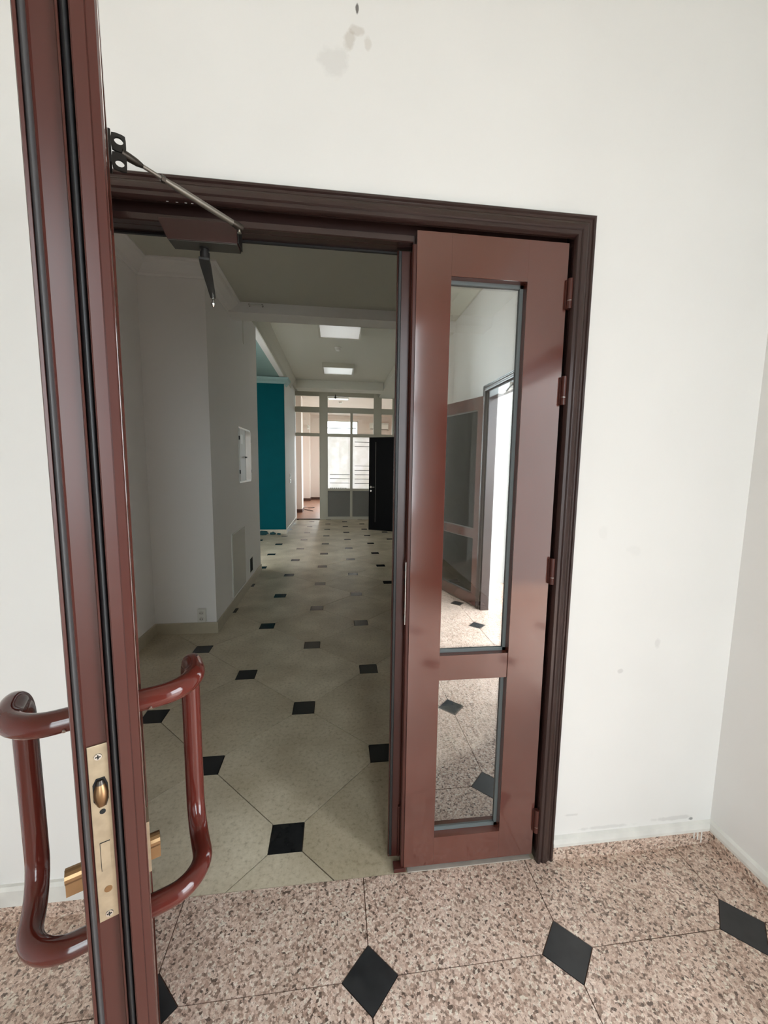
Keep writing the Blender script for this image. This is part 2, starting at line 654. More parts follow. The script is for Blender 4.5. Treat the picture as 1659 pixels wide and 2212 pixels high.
VX0, VX1, VY0 = -1.5, 1.525, -3.65
floor_v = box("floor", VX0 - 0.1, 3.2, VY0 - 0.1, 0.0, -0.16, -0.0035, M_GROUTG)
tag(floor_v, "speckled pink granite vestibule floor with charcoal diamond inlays", "floor", kind="structure")
GX, GY, GP, GD = 0.1569, -0.2834, 0.6, 0.081
gp = 0.0015
R2 = math.sqrt(2)


def octagon(h, cut):
    """square of half size h whose corners are cut by |x|+|y| <= cut"""
    c = cut - h
    return [(h, -c), (h, c), (c, h), (-c, h), (-h, c), (-h, -c), (-c, -h), (c, -h)]


slab = octagon(GP / 2 - gp, GP - GD - gp * R2)
dia = [(GD - gp, 0), (0, GD - gp), (-(GD - gp), 0), (0, -(GD - gp))]
rect_v = (VX0 - 0.1, 3.2, VY0 - 0.1, -0.001)
for i in range(-4, 7):
    for j in range(-7, 3):
        paving_piece("slab", GX + (i + 0.5) * GP, GY + (j + 0.5) * GP, slab, rect_v, M_GRANITE, floor_v, "slab")
        paving_piece("inlay", GX + i * GP, GY + j * GP, dia, rect_v, M_BLACKSLATE, floor_v, "vdia")

HX0, HX1, HY1 = -2.0, 1.75, 9.5
floor_h = box("floor_hall", HX0, HX1, 0.001, HY1, -0.16, -0.006, M_GROUT)
tag(floor_h, "beige octagonal tile hall floor with small black square inlays", "floor", kind="structure")
D = 0.6 / R2
HH = 0.063
TX, TY = -0.130, 0.1842
gt = 0.0019
q = D - gt * R2
hcut = D - HH - gt
c_ = q - hcut
tile = [(hcut, -c_), (hcut, c_), (c_, hcut), (-c_, hcut), (-hcut, c_), (-hcut, -c_), (-c_, -hcut), (c_, -hcut)]
hs = HH - gt
sq = [(hs, -hs), (hs, hs), (-hs, hs), (-hs, -hs)]
rect_h = (HX0, HX1, 0.001, HY1)
for i in range(-6, 7):
    for j in range(-2, 24):
        cx, cy = TX + i * D, TY + j * D
        if (i + j) % 2:
            paving_piece("tile", cx, cy, tile, rect_h, M_TILE, floor_h, "tile")
        else:
            paving_piece("inlay", cx, cy, sq, rect_h, M_BLACKTILE, floor_h, "hsq")

floor_r = box("floor_room", -2.0, 3.0, HY1, 16.3, -0.16, 0.0, M_BROWNFLOOR)
tag(floor_r, "brown laminate floor of the bright room behind the partition", "floor", kind="structure")

# ------------------------------------------------------------------ vestibule shell
VC = 3.35          # vestibule ceiling
OX0, OX1, OZ = -0.672, 0.862, 2.232     # rough opening in the door wall
wf = MB().box(VX0 - 0.1, OX0, 0, 0.12, 0, VC).box(OX1, VX1 + 0.17, 0, 0.12, 0, VC).box(OX0, OX1, 0, 0.12, OZ, VC)
wall_front = wf.build("wall_front", M_WALL)
tag(wall_front, "off-white plastered wall around the brown double door", "wall", kind="structure")
# the wall's reveal is wider behind the slim frame, so the opening is a little larger than the casing's inner edge
EY0, EY1, EZ = -2.50, -0.98, 2.20       # entrance opening in the right wall
wr = MB().box(VX1, VX1 + 0.17, VY0 - 0.1, EY0, 0, VC).box(VX1, VX1 + 0.17, EY1, 0, 0, VC).box(VX1, VX1 + 0.17, EY0, EY1, EZ, VC)
wall_right = wr.build("wall_right", M_WALL2)
tag(wall_right, "off-white plastered side wall meeting the door wall in the corner", "wall", kind="structure")
wall_left = box("wall_left", VX0 - 0.1, VX0, VY0 - 0.1, 0, 0, VC, M_WALL2)
tag(wall_left, "off-white vestibule wall on the left, beyond the open leaf", "wall", kind="structure")
BX0, BX1, BZ0, BZ1 = 0.16, 1.06, 0.05, 3.19     # unseen glazing added behind the camera to brighten vestibule and hall
wall_back = MB().box(VX0 - 0.1, BX0, VY0 - 0.1, VY0, 0, VC).box(BX1, VX1 + 0.17, VY0 - 0.1, VY0, 0, VC).box(BX0, BX1, VY0 - 0.1, VY0, 0, BZ0) \
    .box(BX0, BX1, VY0 - 0.1, VY0, BZ1, VC).build("wall_back", M_WALL2)
tag(wall_back, "off-white vestibule wall facing the double door", "wall", kind="structure")
ceil_v = box("ceiling", VX0 - 0.1, VX1 + 0.17, VY0 - 0.1, 0.12, VC, VC + 0.1, M_CEIL)
tag(ceil_v, "white vestibule ceiling", "ceiling", kind="structure")
win2 = empty("added_window_2")  # unseen window added as a light source for vestibule and hall
tag(win2, "added unseen brown framed window facing the double door, lighting the vestibule", "window", kind="structure")
MB().box(BX0, BX0 + .05, VY0 - .07, VY0 - .01, BZ0, BZ1).box(BX1 - .05, BX1, VY0 - .07, VY0 - .01, BZ0, BZ1).box(BX0 + .05, BX1 - .05, VY0 - .07, VY0 - .01, BZ0, BZ0 + .06) \
    .box(BX0 + .05, BX1 - .05, VY0 - .07, VY0 - .01, BZ1 - .06, BZ1).build("window_frame", M_TRIM, win2)
box("transom_bar", BX0 + .05, BX1 - .05, VY0 - .068, VY0 - .012, 2.15, 2.22, M_TRIM, win2)
for a_, b_ in ((BZ0 + .06, 2.15), (2.22, BZ1 - .06)):
    box("pane", BX0 + .05, BX1 - .05, VY0 - .043, VY0 - .038, a_, b_, M_CLEAR, win2)
crown_v = sweep([(VX0, -0.0), (VX0, VY0), (VX1, VY0), (VX1, 0)], [(0, VC - 0.12), (0.02, VC - 0.12), (0.06, VC - 0.07), (0.12, VC), (0, VC)],
                "trim_2", M_CEIL, side=-1)
tag(crown_v, "white cove moulding around the vestibule ceiling", "moulding", kind="structure")

# granite skirting with its upper edge smeared with white wall paint
SK = 0.016
bb_r = sweep([(0.862, 0.0), (VX1, 0.0), (VX1, EY1 + 0.06)], [(0, 0), (SK, 0), (SK, 0.053), (0, 0.053)], "baseboard_right", M_GRANITE)
tag(bb_r, "low pink granite skirting in the right corner with white paint drips", "baseboard", kind="structure")
sweep([(0.862, 0.0), (VX1, 0.0), (VX1, EY1 + 0.06)], [(0, 0.053), (SK + 0.001, 0.053), (SK + 0.001, 0.064), (SK - 0.004, 0.080), (0, 0.087)],
      "paint_band", M_WHITESKIRT, bb_r)
for x_, h_ in ((1.442, 0.030), (1.458, 0.036), (1.475, 0.050)):
    MB().prism(((x_ - 0.0025, 0.056), (x_ + 0.0025, 0.056), (x_ + 0.003, 0.056 - h_), (x_ - 0.002, 0.056 - h_ + 0.002)), -SK - 0.0012, -SK + 0.001, 'y').build(
        "paint_drip", M_WHITESKIRT, bb_r)
bb_l = sweep([(VX0, VY0), (VX0, 0), (-0.674, 0)], [(0, 0), (SK, 0), (SK, 0.054), (0, 0.054)], "baseboard_left", M_GRANITE)
tag(bb_l, "low granite skirting on the left with a thick white painted top", "baseboard", kind="structure")
sweep([(VX0, VY0), (VX0, 0), (-0.674, 0)], [(0, 0.054), (SK + 0.001, 0.054), (SK + 0.001, 0.108), (SK - 0.006, 0.118), (0, 0.118)],
      "paint_band", M_WHITESKIRT, bb_l)
bb_b = sweep([(VX1, EY0 - 0.08), (VX1, VY0), (VX0, VY0)], [(0, 0), (SK, 0), (SK, 0.085), (0, 0.085)], "baseboard_back", M_GRANITE)
tag(bb_b, "granite skirting along the vestibule wall facing the double door", "baseboard", kind="structure")

# ------------------------------------------------------------------ casing and door frame
CAS = [(0, 0), (0, .017), (.003, .020), (.009, .020), (.012, .015), (.016, .0145), (.022, .018), (.032, .0225), (.043, .0225),
       (.047, .018), (.050, .018), (.053, .023), (.060, .023), (.063, .019), (.065, .006), (.065, 0)]


def casing(prefix, x0, x1, zt, to_world, parent, z0=0.0):
    """three mitred mouldings: left and right uprights and a header, drawn on a wall plane (s, z, out)"""
    def piece(f0, f1):
        k = len(CAS)
        vs_ = [to_world(*f0(u, v)) for u, v in CAS] + [to_world(*f1(u, v)) for u, v in CAS]
        fs_ = [(j, (j + 1) % k, k + (j + 1) % k, k + j) for j in range(k)] + [tuple(range(k)), tuple(range(k, 2 * k))]
        MB().add(vs_, fs_).build("casing", M_TRIM, parent, smooth=True)
    piece(lambda u, v: (x1 - u, z0, v), lambda u, v: (x1 - u, zt - u, v))
    piece(lambda u, v: (x0 + u, z0, v), lambda u, v: (x0 + u, zt - u, v))
    piece(lambda u, v: (x0 + u, zt - u, v), lambda u, v: (x1 - u, zt - u, v))


trim1 = empty("trim_1")
tag(trim1, "dark brown moulded casing and frame of the double door", "door frame", kind="structure")
casing("door", -0.682, 0.8605, 2.2265, lambda s, z, o: (s, -o, z), trim1)
# frame: jambs, head with its rebate and stop bar
box("jamb", 0.797, OX1 - 0.001, 0.001, 0.085, 0.0, OZ - 0.002, M_TRIM, trim1, 0.002)
box("jamb", OX0 + 0.001, -0.618, 0.001, 0.085, 0.0, OZ - 0.002, M_TRIM, trim1, 0.002)
box("head", -0.617, 0.796, 0.030, 0.088, 2.118, OZ - 0.002, M_TRIM, trim1, 0.002)
MB().prism([(0.006, 2.120), (0.006, 2.136), (0.012, 2.140), (0.0295, 2.140), (0.0295, 2.118), (0.010, 2.118)], -0.617, 0.292, 'x').build(
    "stop_bar", M_TRIM, trim1)
box("head_gasket", -0.617, 0.26, 0.066, 0.074, 2.112, 2.1175, M_RUBBER, trim1)
for x_ in (-0.40, -0.375, -0.352, -0.335, -0.30):
    box("paint_chip", x_, x_ + 0.006, -0.0105, -0.009, 2.1615, 2.1645, M_WHITESKIRT, trim1)

# ------------------------------------------------------------------ door leaves


def leaf_frame(root, x0, x1, t, z0, z1, sl, sr, glass_y, glass, gx0=None):
    """stiles, rails and two panes of a glazed leaf in its own frame (x along, y thickness)"""
    a, b = x0 + sl, x1 - sr
    zr = (z0, 0.128, 0.722, 0.811, 2.028, z1)
    box("stile", x0, a, 0, t, z0, z1, M_LEAF, root, 0.0004)
    box("stile", b, x1, 0, t, z0, z1, M_LEAF, root, 0.0004)
    for k in (0, 2, 4):
        # the middle rail lies a little behind the stiles
        y0 = 0.004 if k == 2 else 0.0
        box("rail", a, b, y0, t, zr[k], zr[k + 1], M_LEAF, root, 0.0004)
    for (p, r) in ((zr[1], zr[2]), (zr[3], zr[4])):
        pane = box("pane", a - 0.004, b + 0.004, glass_y, glass_y + 0.006, p - 0.004, r + 0.004, glass, root)
        # rubber bead round the glass, four strips in one frame
        g = 0.011
        MB().box(a, a + g * 0.5, glass_y - 0.006, glass_y - 0.0005, p, r).box(b - g, b, glass_y - 0.006, glass_y - 0.0005, p, r) \
            .box(a, b, glass_y - 0.006, glass_y - 0.0005, p, p + g).box(a, b, glass_y - 0.006, glass_y - 0.0005, r - g, r) \
            .build("glazing_bead", M_BEAD, pane)
        MB().box(a, a + g, glass_y + 0.0065, glass_y + 0.012, p, r).box(b - g, b, glass_y + 0.0065, glass_y + 0.012, p, r) \
            .box(a, b, glass_y + 0.0065, glass_y + 0.012, p, p + g).box(a, b, glass_y + 0.0065, glass_y + 0.012, r - g, r) \
            .build("glazing_bead", M_RUBBER, pane)


# --- narrow closed leaf (right)
door2 = empty("door_2")
tag(door2, "narrow closed brown door leaf with two tall reflective glass panes", "door", kind="structure")
leaf_frame(door2, 0.302, 0.7855, 0.060, 0.020, 2.150, 0.108, 0.1315, 0.033, M_COATED)
MB().prism([(0.3015, 0.0035), (0.293, 0.0045), (0.290, 0.008), (0.290, 0.030), (0.296, 0.034), (0.296, 0.046), (0.252, 0.048), (0.250, 0.050),
            (0.250, 0.061), (0.3015, 0.061)], 0.020, 2.112).build("edge_profile", M_EDGE, door2)
box("edge_gasket", 0.253, 0.263, 0.0405, 0.0478, 0.03, 2.110, M_RUBBER, door2, 0.002)
strike = box("strike_plate", 0.2875, 0.2898, 0.006, 0.029, 0.925, 1.138, M_STEEL, door2, 0.0006)
for z_ in (0.945, 0.99, 1.07, 1.115):
    box("strike_slot", 0.2868, 0.2874, 0.011, 0.024, z_ - 0.010, z_ + 0.010, M_DARK, strike)
for z_ in (1.996, 1.700, 1.103, 0.165):
    h = MB().tube([(0.7905, -0.010, z_ - 0.045), (0.7905, -0.010, z_ + 0.045)], 0.0085, 12).build("hinge", M_EDGE, door2, smooth=True)
    MB().tube([(0.7905, -0.010, z_ - 0.0215), (0.7905, -0.010, z_ - 0.0205)], 0.0092, 12).build("knuckle_ring", M_STEEL, h, smooth=True)
    box("hinge_plate", 0.779, 0.790, -0.006, 0.001, z_ - 0.043, z_ + 0.043, M_EDGE, h)
box("flush_bolt", 0.284, 0.2898, 0.034, 0.045, 0.03, 0.23, M_EDGE, door2, 0.001)
box("foot_cap", 0.266, 0.31, -0.002, 0.03, 0.004, 0.019, M_EDGE, door2, 0.001)
thr = box("trim_3", 0.315, 0.782, -0.003, 0.030, 0.0005, 0.004, M_THRESH, None, 0.001)
tag(thr, "thin pale metal threshold strip under the narrow brown leaf", "threshold", kind="structure")

# --- wide open leaf (left): local frame, x from hinge to lock edge, y through the thickness
TH = math.radians(64.5)
W, T = 0.905, 0.063
door1 = empty("door_1", (-0.610, -0.005, 0.0), -TH)
tag(door1, "wide brown glazed door leaf standing open, its lock edge towards the camera", "door", kind="structure")
leaf_frame(door1, 0.0, W - 0.022, T, 0.014, 2.150, 0.115, 0.098, 0.028, M_COATED)
X = W
edge = MB().prism([(X - .0225, .0005), (X + .001, .0005), (X + .003, .0015), (X + .003, .0040), (X - .004, .0045), (X - .004, .0100), (X - .0055, .0105),
                   (X - .0075, .0118), (X - .0075, .0300), (X - .001, .0312), (X, .0330), (X - .0095, .0332), (X - .0095, .0408), (X - .001, .0412),
                   (X, .0425), (X, .0528), (X - .0055, .0540), (X - .006, .0612), (X - .009, .0625), (X - .0225, .0625)], 0.014, 2.150)
edge.build("edge_profile", M_EDGE, door1)


def bead(yc, hw, xb, h, z0, z1, name, mat, parent):
    pts = [(xb, yc - hw)]
    for k in range(9):
        a = math.pi * k / 8
        pts.append((xb + h * math.sin(a) + 0.0, yc - hw * math.cos(a)))
    pts.append((xb, yc + hw))
    return MB().prism(pts[1:-1], z0, z1).build(name, mat, parent, smooth=True)


bead(.0070, .0029, X - .0039, .0065, 0.016, 2.148, "lip_gasket", M_GREYRUB, door1)
bead(.0370, .0037, X - .0094, .0085, 0.016, 2.148, "edge_gasket", M_RUBBER, door1)
# lock faceplate with roller latch, dead bolt and screws
px_ = X - .0055
plate = box("lock_faceplate", X - .0073, px_, .0122, .0322, 0.9195, 1.1385, M_PLATE, door1, 0.0004)
for z_, m_ in ((1.1245, M_STEEL), (0.9268, M_STEEL)):
    s_ = MB().tube([(px_ - .0002, .0218, z_), (px_ + .0008, .0218, z_)], [.0042, .0036], 14).build("screw", m_, plate, smooth=True)
    MB().box(px_ + .0007, px_ + .0010, .0193, .0243, z_ - .0006, z_ + .0006).box(px_ + .0007, px_ + .0010, .0212, .0224, z_ - .0025, z_ + .0025).build("screw_slot", M_DARK, s_)
for z_, r_, m_ in ((1.0575, .0030, M_DARK), (0.9585, .0040, M_BRASS)):
    MB().tube([(px_ - .0002, .0225, z_), (px_ + .0004, .0225, z_)], r_, 12).build("screw_hole", m_, plate, smooth=True)
# barrel-shaped roller in its dark slot
MB().prism([(.0150, 1.092), (.0185, 1.099), (.0265, 1.099), (.0290, 1.090), (.0290, 1.072), (.0265, 1.064), (.0195, 1.063), (.0150, 1.072)], px_ - .0002, px_ + .0003, 'x').build(
    "latch_slot", M_DARK, plate)
rz, rr = [], []
for k in range(11):
    a = k / 10
    rz.append((px_ - .0005, .0222, 1.0655 + a * 0.027))
    rr.append(.0042 + .0030 * math.sin(math.pi * a))
MB().tube(rz, rr, 18).build("roller_latch", M_BRASS, plate, smooth=True)
MB().tube([(px_ + .0005, .0222, 1.0925), (px_ + .0005, .0222, 1.097)], [.0048, .0030], 12).build("roller_fork", M_DKSTEEL, plate, smooth=True)
MB().box(px_ - .0002, px_ + .0002, .0175, .0272, 0.9835, 1.0197).build("bolt_gap", M_DARK, plate)
box("dead_bolt", px_ - .0002, px_ + .0006, .0181, .0272, 0.9838, 1.0189, M_PLATE, plate)

# cranked D handles on both faces
HK, HB, HO, ZT, ZB, HR = X - 0.065, 0.115, 0.071, 1.146, 0.846, 0.0138
for nm, s0, sgn in (("hall", T, 1), ("vestibule", 0.0, -1)):
    path = [(HK, s0, ZT), (HK, s0 + sgn * HO, ZT), (HK - HB, s0 + sgn * HO, ZT),
            (HK - HB, s0 + sgn * HO, ZB), (HK, s0 + sgn * HO, ZB), (HK, s0, ZB)]
    h = MB().tube(fillet(path, 0.050, 9), HR, 20).build("pull_handle", M_HANDLE, door1, smooth=True)
    if sgn > 0:
        h["label"] = "cranked red-brown tube handle on the hall side"
    else:
        h["label"] = "cranked red-brown tube handle on the vestibule side"
    MB().tube([(HK + 0.0125, s0 + sgn * 0.012, ZT - 0.006), (HK + 0.0142, s0 + sgn * 0.012, ZT - 0.007)], 0.0022, 8).build("grub_screw", M_STEEL, h)
    # euro profile cylinder: round barrel with a flat tail below, on a thin rose
    cyl = MB()
    pr = []
    for k in range(13):
        a = math.radians(-60 + 300 * k / 12)
        pr.append((X - .045 + .0086 * math.cos(a), 0.961 + .0086 * math.sin(a)))
    pr += [(X - .0500, 0.938), (X - .0400, 0.938)]
    out = 0.021 if sgn < 0 else 0.014
    cyl.prism(pr, s0 + sgn * 0.0006, s0 + sgn * out, 'y')
    c = cyl.build("lock_cylinder", M_BRASS, door1)
    box("keyway", X - .0460, X - .0442, *sorted((s0 + sgn * out, s0 + sgn * (out + .0003))), 0.953, 0.969, M_DARK, c)
    MB().prism([(X - .058, 0.93), (X - .032, 0.93), (X - .032, 1.0), (X - .058, 1.0)], *sorted((s0, s0 + sgn * .003)), 'y').build("escutcheon", M_PLATE, door1)
for z_ in (1.95, 1.62, 1.10, 0.165):
    MB().tube([(-0.004, -0.009, z_ - 0.045), (-0.004, -0.009, z_ + 0.045)], 0.0085, 12).build("hinge", M_EDGE, door1, smooth=True)

# ------------------------------------------------------------------ door closer, taken apart
closer = empty("door_closer", (-0.315, 0.0, 2.06))
tag(closer, "dark overhead door closer under the frame head, its short arm hanging loose", "door closer")
MB().prism([(-0.105, 0.050), (-0.083, 0.002), (0.102, 0.002), (0.102, 0.056), (-0.105, 0.056)], -0.020, 0.0285, 'y').build("body", M_CLOSER, closer, bevel=0.0015)
box("bottom_cover", -0.080, 0.101, -0.019, 0.0275, -0.001, 0.0015, M_OLIVE, closer)
box("end_cap", 0.1025, 0.106, -0.019, 0.0275, 0.004, 0.054, M_BLACKMETAL, closer, 0.001)
sp = MB().tube([(0.005, 0.012, 0.002), (0.005, 0.012, -0.004), (0.005, 0.012, -0.005), (0.005, 0.012, -0.012), (0.005, 0.012, -0.013), (0.005, 0.012, -0.030)],
               [.014, .014, .010, .010, .013, .013], 16).build("spindle", M_BLACKMETAL, closer, smooth=True)
a0, a1 = Vector((0.005, 0.005, 0)), Vector((-0.048, 0.268, 0))
dr = (a1 - a0).normalized()
nr = Vector((-dr.y, dr.x, 0))
outl = [a0 + nr * .014 - dr * .006, a0 - nr * .014 - dr * .006, a0 - nr * .015 + dr * .03, a1 - nr * .009, a1 - nr * .006 + dr * .009, a1 + nr * .006 + dr * .009, a1 + nr * .009,
        a0 + nr * .015 + dr * .03]
arm = MB().prism([(p.x, p.y) for p in outl], -0.037, -0.0302).build("short_arm", M_BLACKMETAL, closer, bevel=0.001)
MB().tube([(a1.x, a1.y, -.037), (a1.x, a1.y, -.043), (a1.x, a1.y, -.045), (a1.x, a1.y, -.053), (a1.x, a1.y, -.055), (a1.x, a1.y, -.060), (a1.x, a1.y, -.068)],
          [.006, .006, .0035, .0035, .0085, .0085, .003], 12).build("ball_stud", M_STEEL, arm, smooth=True)

# the long arm of the closer, still fixed to the leaf, its free end resting by the closer body
rod = empty("closer_arm", (0, 0, 0))
tag(rod, "grey adjustable closer rod slanting from a black bracket on the open leaf", "closer arm")
ct, st = math.cos(TH), math.sin(TH)


def leaf_pt(x, y, z):
    return Vector((-0.610 + ct * x + st * y, -0.005 - st * x + ct * y, z))


BX, BZ = 0.318, 2.108


def leaf_box(mb, x0, x1, y0, y1, z0, z1):
    vs_ = [leaf_pt(x, y, z) for z in (z0, z1) for (x, y) in ((x0, y0), (x1, y0), (x1, y1), (x0, y1))]
    return mb.add(vs_, [(0, 3, 2, 1), (4, 5, 6, 7), (0, 1, 5, 4), (1, 2, 6, 5), (2, 3, 7, 6), (3, 0, 4, 7)])


# bracket: base plate and two eyed lugs standing off the face
brk = leaf_box(MB(), BX - .030, BX + .012, T + .0002, T + .005, BZ - .030, BZ + .034).build("bracket", M_BLACKMETAL, rod, bevel=0.001)


def eyed_lug(z0, z1):
    """a vertical ear with an oblong hole, standing off the leaf"""
    lug = MB()
    n = 16
    outer, inner = [], []
    zc, hz = (z0 + z1) / 2, (z1 - z0) / 2
    for k in range(n):
        a = 2 * math.pi * k / n
        ca, sa = math.cos(a), math.sin(a)
        e = 7.0
        rr_ = (abs(ca) ** e + abs(sa) ** e) ** (-1 / e)
        outer.append((0.0185 + 0.0135 * ca * rr_, zc + hz * sa * rr_))
        inner.append((0.0190 + 0.0085 * ca, zc + (zc - BZ) * 0.18 + hz * 0.42 * sa))
    vs_ = []
    for x in (BX - .003, BX + .002):
        vs_ += [leaf_pt(x, T + y, z) for y, z in outer] + [leaf_pt(x, T + y, z) for y, z in inner]
    fs_ = []
    for k in range(n):
        k2 = (k + 1) % n
        fs_ += [(k, k2, n + k2, n + k), (2 * n + k, 3 * n + k, 3 * n + k2, 2 * n + k2), (k, 2 * n + k, 2 * n + k2, k2), (n + k, n + k2, 3 * n + k2, 3 * n + k)]
    lug.add(vs_, fs_)
    lug.build("lug", M_BLACKMETAL, brk)


eyed_lug(BZ + .001, BZ + .036)
eyed_lug(BZ - .036, BZ - .001)
s0 = leaf_pt(BX - .004, T + .022, BZ + 0.004)
s1 = Vector((-0.199, -0.045, 2.092))
dv = (s1 - s0)
L_ = dv.length
dv.normalize()
pt = lambda f: s0 + dv * (L_ * f)
MB().tube([s0, pt(.06), pt(.11), pt(.15)], [.009, .0085, .0075, .0045], 14).build("fork_end", M_DKSTEEL, rod, smooth=True)
MB().tube([pt(.14), pt(.30)], .0042, 12).build("threaded_rod", M_GREYSTEEL, rod, smooth=True)
MB().tube([pt(.285), pt(.315)], .0078, 6).build("lock_nut", M_DKSTEEL, rod)
MB().tube([pt(.31), pt(.36), pt(.40), pt(.93)], [.0055, .0060, .0072, .0075], 14).build("sleeve", M_GREYSTEEL, rod, smooth=True)
MB().tube([pt(.92), pt(.96), pt(1.02)], [.0078, .0095, .009], 14).build("eye_end", M_DKSTEEL, rod, smooth=True)
e_ = pt(.99)
MB().tube([e_ + Vector((0, 0, .004)), e_ + Vector((0, 0, -.010)), e_ + Vector((0, 0, -.016))], [.004, .004, .006], 10).build("pivot_pin", M_STEEL, rod, smooth=True)

# ------------------------------------------------------------------ entrance doorway in the right wall (seen in the glass)
trim4 = empty("trim_4")
tag(trim4, "dark brown casing of the entrance doorway mirrored in the tall glass pane", "door frame", kind="structure")
casing("entrance", EY0 - 0.065, EY1 + 0.065, 2.250, lambda s, z, o: (VX1 - o, s, z), trim4)
box("jamb", VX1 + 0.002, VX1 + 0.09, EY0 + 0.0005, EY0 + 0.05, 0, EZ - .001, M_TRIM, trim4, 0.002)
box("jamb", VX1 + 0.002, VX1 + 0.09, EY1 - 0.05, EY1 - 0.0005, 0, EZ - .001, M_TRIM, trim4, 0.002)
box("head", VX1 + 0.002, VX1 + 0.09, EY0 + 0.051, EY1 - 0.051, 2.12, EZ - .001, M_TRIM, trim4, 0.002)
door4 = empty("door_4", (VX1 - 0.012, EY0 - 0.005, 0.0), math.radians(-108))
tag(door4, "brown glazed entrance leaf swung open against the side wall, mirrored in the glass", "door", kind="structure")
leaf_frame(door4, 0.0, 0.90, 0.060, 0.014, 2.150, 0.115, 0.115, 0.028, M_CLEAR)
clo2 = empty("door_closer", (VX1 - 0.03, -2.0, 2.10))
tag(clo2, "pale door closer under the entrance doorway head, mirrored in the glass", "door closer")
box("body", -0.012, 0.028, -0.13, 0.10, 0.0, 0.055, M_WHITEMETAL, clo2, 0.003)
MB().tube([(0.0, 0.02, -0.004), (-0.06, 0.20, -0.012), (-0.09, 0.33, -0.012)], [.008, .006, .005], 8).build("arm", M_BLACKMETAL, clo2, smooth=True)
porch = box("wall_porch", VX1 + 0.171, 2.60, -2.80, -2.66, 0, 2.9, M_PORCH)
tag(porch, "white porch wall outside the entrance doorway, greyed to stand in for shade", "wall", kind="structure")
bbp = box("baseboard_porch", VX1 + 0.172, 2.60, -2.659, -2.640, 0, 0.22, M_GRANITE)
tag(bbp, "granite skirting of the porch wall outside the entrance", "baseboard", kind="structure")

# ------------------------------------------------------------------ hall shell
XL, XP, XR = -1.46, -0.96, 1.65
ZN, ZF = 2.98, 3.38
w1 = box("wall_hall_left", XL - 0.1, XL, 0.121, 2.2, 0, ZF, M_HALLWALL)
tag(w1, "grey-white wall of the niche just inside the hall", "wall", kind="structure")
w2 = box("wall_hall_pier", XL - 0.1, XP, 2.201, 4.25, 0, ZF + .02, M_HALLWALL)
tag(w2, "grey-white hall pier carrying the socket, the fuse cabinet and the hatch", "wall", kind="structure")
w3 = box("wall_hall_recess", HX0 - 0.0, -1.9, 4.251, 7.249, 0, ZF, M_HALLWALL)
tag(w3, "side wall of the recess in front of the teal wall", "wall", kind="structure")
w4 = box("wall_teal", -1.9, -0.985, 7.25, 7.30, 0, 3.2, M_TEAL)
tag(w4, "teal painted end wall of the hall recess", "wall", kind="structure")
w5 = box("wall_hall_end_pier", -1.9, -0.98, 7.301, 9.62, 0, ZF, M_HALLWALL)
tag(w5, "grey-white wall between the teal wall and the glazed partition", "wall", kind="structure")
w6 = box("wall_hall_right", XR, XR + 0.1, 0.121, 9.62, 0, ZF, M_HALLWALL)
tag(w6, "plain hall wall on the right behind the narrow leaf", "wall", kind="structure")

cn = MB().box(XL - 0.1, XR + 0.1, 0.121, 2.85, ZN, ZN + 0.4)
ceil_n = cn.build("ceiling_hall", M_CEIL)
tag(ceil_n, "lower pale ceiling at the front of the hall", "ceiling", kind="structure")
beam1 = box("ceiling_beam", XP, XR + 0.1, 2.851, 3.08, 2.885, ZF + 0.02, M_HALLWALL)
tag(beam1, "cross beam where the hall ceiling steps up", "beam", kind="structure")
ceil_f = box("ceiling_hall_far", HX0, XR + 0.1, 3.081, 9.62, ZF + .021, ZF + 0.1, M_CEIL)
tag(ceil_f, "higher hall ceiling with the two square light panels", "ceiling", kind="structure")
rec_c = box("ceiling_recess", HX0, -1.061, 4.251, 7.249, 3.21, ZF + 0.02, M_TEALCROWN)
tag(rec_c, "lowered ceiling of the recess before the teal wall", "ceiling", kind="structure")
rec_b = box("ceiling_recess_beam", -1.06, XP, 4.251, 7.249, 3.21, ZF + 0.02, M_HALLWALL)
tag(rec_b, "beam along the recess edge under the hall ceiling", "beam", kind="structure")
beam2 = box("ceiling_beam_far", -0.84, 1.18, 8.30, 8.72, 3.215, ZF + 0.02, M_CEIL)
tag(beam2, "boxed beam just in front of the glazed partition", "beam", kind="structure")
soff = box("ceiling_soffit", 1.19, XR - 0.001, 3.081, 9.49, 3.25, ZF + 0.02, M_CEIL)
tag(soff, "dropped soffit along the right side of the hall ceiling", "soffit", kind="structure")

crn = [(0, 2.885), (0.012, 2.885), (0.020, 2.897), (0.045, 2.905), (0.090, 2.945), (0.105, 2.965), (0.125, 2.970), (0.125, ZN), (0, ZN)]
c1 = sweep([(XL, 0.122), (XL, 2.2), (XP, 2.2), (XP, 2.85)], crn, "trim_5", M_HALLWALL)
tag(c1, "plaster crown moulding round the niche and the pier of the hall", "moulding", kind="structure")
c2 = sweep([(XP, 3.085), (XP, 7.25), (XP, 8.295)], [(0, 3.20), (0.015, 3.20), (0.03, 3.26), (0.08, 3.34), (0.12, ZF + .02), (0, ZF + .02)], "trim_6", M_CEIL)
tag(c2, "cove moulding along the left edge of the far hall ceiling", "moulding", kind="structure")
c3 = sweep([(-1.9, 7.25), (-0.98, 7.25), (-0.98, 7.6)], [(0, 3.085), (0.02, 3.09), (0.035, 3.12), (0.08, 3.16), (0.10, 3.20), (0, 3.20)], "trim_7", M_TEALCROWN)
tag(c3, "crown moulding above the teal wall", "moulding", kind="structure")

